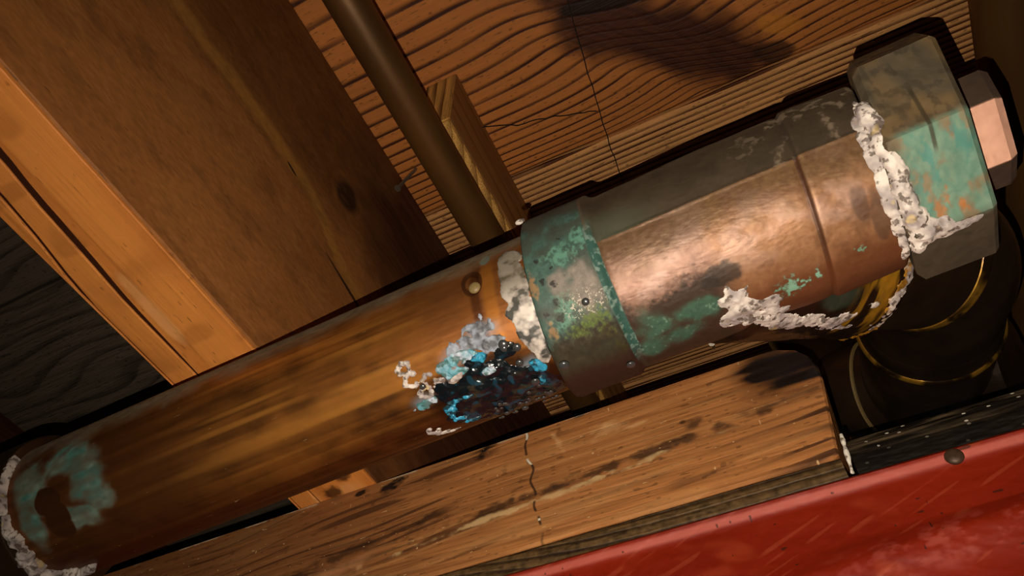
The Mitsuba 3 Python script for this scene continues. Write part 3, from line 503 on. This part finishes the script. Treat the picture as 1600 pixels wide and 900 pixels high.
add('waste_pipe__branch__lime_crust', crust(BR, .0304, [(B0 + 8, 42, 6, 4.5, 1.4), (B0 + 16, 46, 7, 3.6, 1.4), (B0 + 24, 48, 6, 3.0, 1.3), (B0 + 31, 46, 6, 3.6, 1.4), (B0 + 39, 49, 6, 3.4, 1.4), (B0 + 44, 44, 4, 3.0, 1.1), (B0 + 48, 55, 4, 2.2, 1.0), (B0 + 53, 34, 3.4, 1.6, .9)], res=.0004, grain=.0014, amp=.7, seed=51, sink=.0012), 'lime_crust', smooth=True, label='white crust along the branch and its rim')
add('waste_pipe__branch__rim_crust', crust(BR, .0306, rim, res=.0003, grain=.0012, amp=.6, seed=71, sink=.001), 'rim_crust', smooth=True, label='white and gold crust round the branch mouth')
def pt(u, th, R): t = math.radians(th); n = math.cos(t) * E1 + math.sin(t) * E2; return PQ + u * 1e-3 * PD + n * R, n
wet = [(-72 + 22 * a, 46 + 24 * b, .0283, .0004 + .0003 * c_) for a, b, c_ in np.random.default_rng(12).random((26, 3))]
for q, (u, th, R, r) in enumerate(wet + [(-56.8, 8.7, .0276, .0013), (-53.3, 13.6, .0276, .0011), (-54.7, 23.8, .0278, .0010), (-53.3, 41.5, .0280, .0012), (-42.0, 32.8, .0309, .0014), (-57, 11, .0282, .0009), (-52, 60, .0280, .0009), (-62, 66, .0284, .0010), (-68, 63, .0284, .0008), (-28, 3, .0309, .0010), (-86, 14, .0284, .0008), (-24, 52, .0309, .0012)]):
    p, n_ = pt(u, th, R); add(num('waste_pipe__water_drop', q), drop_mesh(p, n_, r * 1.2), 'water', smooth=True)
p, n_ = pt(-41, -78, .0309); add('waste_pipe__solder_bead', drop_mesh(p, n_, .0017), 'lime_crust', smooth=True, label='pale solder blob on top of the socket')
p, n_ = pt(-59.6, -34, .0270); add('waste_pipe__solder_bead_001', drop_mesh(p, n_, .0020), 'dull_drip', smooth=True, label='dull hanging drip')
tag('waste_pipe', 'large stained copper waste pipe with green and white corrosion slanting across the picture', 'pipe')

# ---------------------------------------------------------------- cleanout plug
def facets(cor, bl, kl, us_, off=0.):
    a = np.radians(cor); V = []; PQ_ = PQ + off * E2
    for u, k in us_:
        V.append([PQ_ + (u + k * (bl * math.sin(t) + kl * (1 - math.cos(t)))) * PD + k * (math.cos(t) * E1 + math.sin(t) * E2) for t in a])
    return trimesh.convex.convex_hull(np.array(V).reshape(-1, 3))
oct_ = [-9.6 + 45 * k for k in range(8)]; hexa = [-25 + 60 * k for k in range(6)]
add('cleanout_plug__cap', facets(oct_, -.08, .23, [(.0602, .0334), (.0616, .0358), (.0818, .0358), (.0834, .0345)], -.0012), 'cap_bronze', smooth=12, label='eight-sided bronze cap with green facet')
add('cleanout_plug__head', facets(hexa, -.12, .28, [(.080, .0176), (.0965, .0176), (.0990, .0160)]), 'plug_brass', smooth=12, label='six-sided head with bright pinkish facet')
add('cleanout_plug__lime_crust', crust(MAIN, .0336, [(62.6 + .5 * math.sin(q * 2.1), a, 2.6, 4.6, 2.6) for q, a in enumerate(range(-30, 30, 8))] + [(63.2, 27, 3.4, 4.6, 3.4), (64.5, 34, 4.6, 4.4, 4.0), (69, 35, 4.6, 3.6, 3.8), (73.5, 36, 4.0, 3.0, 3.4), (77, 36, 3.0, 2.0, 3.0), (62.4, 41, 2.2, 3.4, 3.0)], res=.0004, grain=.0014, amp=.28, seed=61), 'lime_crust', smooth=True, label='white deposit on the edge and lower facets')
tag('cleanout_plug', 'green and grey faceted cleanout plug at the right end of the large pipe', 'plug')

# ---------------------------------------------------------------- dark bend behind, over the beam
c = np.array([.0588, .36, .3097]); D = unit([-.86, .30, .42])
fr = frame_of(c, D); a = float((c - fr[0]) @ D)
add('waste_pipe__elbow', turned(fr, [(a - .07, .001), (a - .07, .0255), (a - .001, .0258), (a, .0268), (a + .002, .0268), (a + .012, .0264), (a + .022, .024), (a + .026, .018), (a + .026, .001)], 96), 'dark_bronze', smooth=40)
add('waste_pipe__elbow__riser', tube(bezier(c + D * .010, c + D * .032, c + D * .030 + np.array([.01, .05, .18]), 18), .0225, 48), 'dark_bronze', smooth=True)
add('waste_pipe__elbow__rim', turned(fr, [(a - .0008, .0258), (a - .0004, .0273), (a + .0008, .0273), (a + .0012, .0258)], 96), 'dull_drip', smooth=40, label='dull brassy rim')
tag('waste_pipe__elbow', 'dark elbow in the shadow right of the charred block')

# ---------------------------------------------------------------- beam, block, shim and tarred strip
xs = np.concatenate([[-.9, -.5], np.linspace(-.30, .22, 180), [.5, .9]])
n = meshkit.fbm(np.stack([xs * 14, xs * 0, xs * 0], -1), 3, 1) - .5; n2 = meshkit.fbm(np.stack([xs * 70, xs * 0 + 3, xs * 0], -1), 3, 4) - .5
V = []
for x, a, b in zip(xs, n, n2):
    rz = .1385 + .05 * (x - .03); k = float(np.clip((x + .03) / .05, 0, 1)) * (x < .3)
    fz = [(.2410, .1712), (.2390, .1712), (.2376, .1706), (.2368, .1694), (.2372, .1686), (.2381, .1664), (.2387, .1655), (.2392, .1640)]
    fz = [(y + .0004, z) for y, z in fz]
    fz += [(.2399, .150), (.2396 - .0004 * k, rz + .009), (.2384 - .0022 * k + .0012 * b * k, rz + .004), (.2384 - .0024 * k + .0012 * b * k, rz + .001), (.2390 - .0010 * k + .001 * b * k, rz - .004), (.2398, rz - .010), (.2398, .118), (.2398, .05), (.2398, -.04)]
    V.append([(x, y + .0005 * a, z) for y, z in fz] + [(x, .40, -.04), (x, .40, .1712)])
add('steel_beam__body', grid(np.array(V)), 'red_paint', smooth=50)
riv = trimesh.creation.icosphere(3, 1.0); riv.vertices = riv.vertices * [.0030, .0016, .0030] + [.0498, .2378, .1672]
add('steel_beam__rivet', riv, 'rivet_metal', smooth=True, label='grey brown rivet head on the upper lip')
tag('steel_beam', 'red painted steel beam with rolled upper lip along the lower right', 'beam')
poly = [(-.42, .1818), (.0150, .1818), (.0172, .1832), (.0236, .2190), (.0240, .2260), (.0228, .2330), (.0190, .2388), (.0120, .2424), (.0085, .2430), (-.02, .2426), (-.42, .2414)]
pin = list(sg.Polygon(poly).buffer(-.0009).exterior.coords)
add('wooden_block', trimesh.convex.convex_hull(np.array([(x, .2400, z) for x, z in pin] + [(x, .2412, z) for x, z in poly] + [(x, .295, z) for x, z in poly])), 'wood_block', smooth=25, label='orange brown wooden block with rounded charred corner, lying on the red beam', category='wood block')
xsn = np.linspace(-.45, .0170, 240); a = meshkit.fbm(np.stack([xsn * 90, xsn * 0, xsn * 0], -1), 3, 2) - .5
add('shim_strip', grid(np.array([[(x, .2408 + .0008 * q, .1713), (x, .2402 + .0008 * q, .1760), (x, .2406 - .0006 * q, .1806), (x, .2420, .1816), (x, .300, .1816), (x, .300, .1713)] for x, q in zip(xsn, a)])), 'wood_shim', smooth=40, label='thin brown fibrous shim squeezed between wooden block and red beam', category='shim')
xsn = np.linspace(.0205, .55, 260); a = meshkit.fbm(np.stack([xsn * 120, xsn * 0, xsn * 0], -1), 3, 6) - .5
add('tarred_strip', grid(np.array([[(x, .2410 + .0010 * q, .1713), (x, .2404 + .0012 * q, .1775), (x, .2408, .1835 + .001 * q), (x, .2436 + .0008 * q, .1895 + .0008 * q), (x, .2470, .1905), (x, .300, .1905), (x, .300, .1713)] for x, q in zip(xsn, a)])), 'tarred', smooth=50, label='black tarred timber strip with white flecks on the red beam, right of the block', category='timber strip')
cz = np.linspace(.1735, .1905, 14)
add('caulk_drip', tube([(.0187 + .12 * (z - .1735), .2402, z) for z in cz], [.0005 + .0005 * meshkit.noise(np.array([z * 400, 0, 0.]), 2) for z in cz], 16), 'caulk', smooth=True, label='white drip of caulk in the gap between block and tarred strip', category='caulk')
# cobweb threads on the boards
def web(key, pts, label): 
    P = np.array(pts, float); t = np.linspace(0, 1, 30); Q = np.stack([np.interp(t, np.linspace(0, 1, len(P)), P[:, k]) for k in range(3)], -1)
    Q += .0012 * (np.stack([meshkit.noise(np.stack([t * 17, t * 0 + k, t * 0], -1), k) for k in range(3)], -1) - .5)
    add(key, tube(Q, .00035, 6), 'cobweb', smooth=True, label=label, category='cobweb')
web('cobweb', [(-.022, .130, .4985), (-.030, .19, .496), (-.036, .245, .497), (-.040, .300, .4985)], 'dark cobweb thread hanging across the boards above the fitting')
web('cobweb_001', [(-.125, .19, .492), (-.09, .206, .496), (-.062, .213, .4975), (-.035, .222, .4985)], 'dark cobweb thread strung from the nailer to the knotty board')
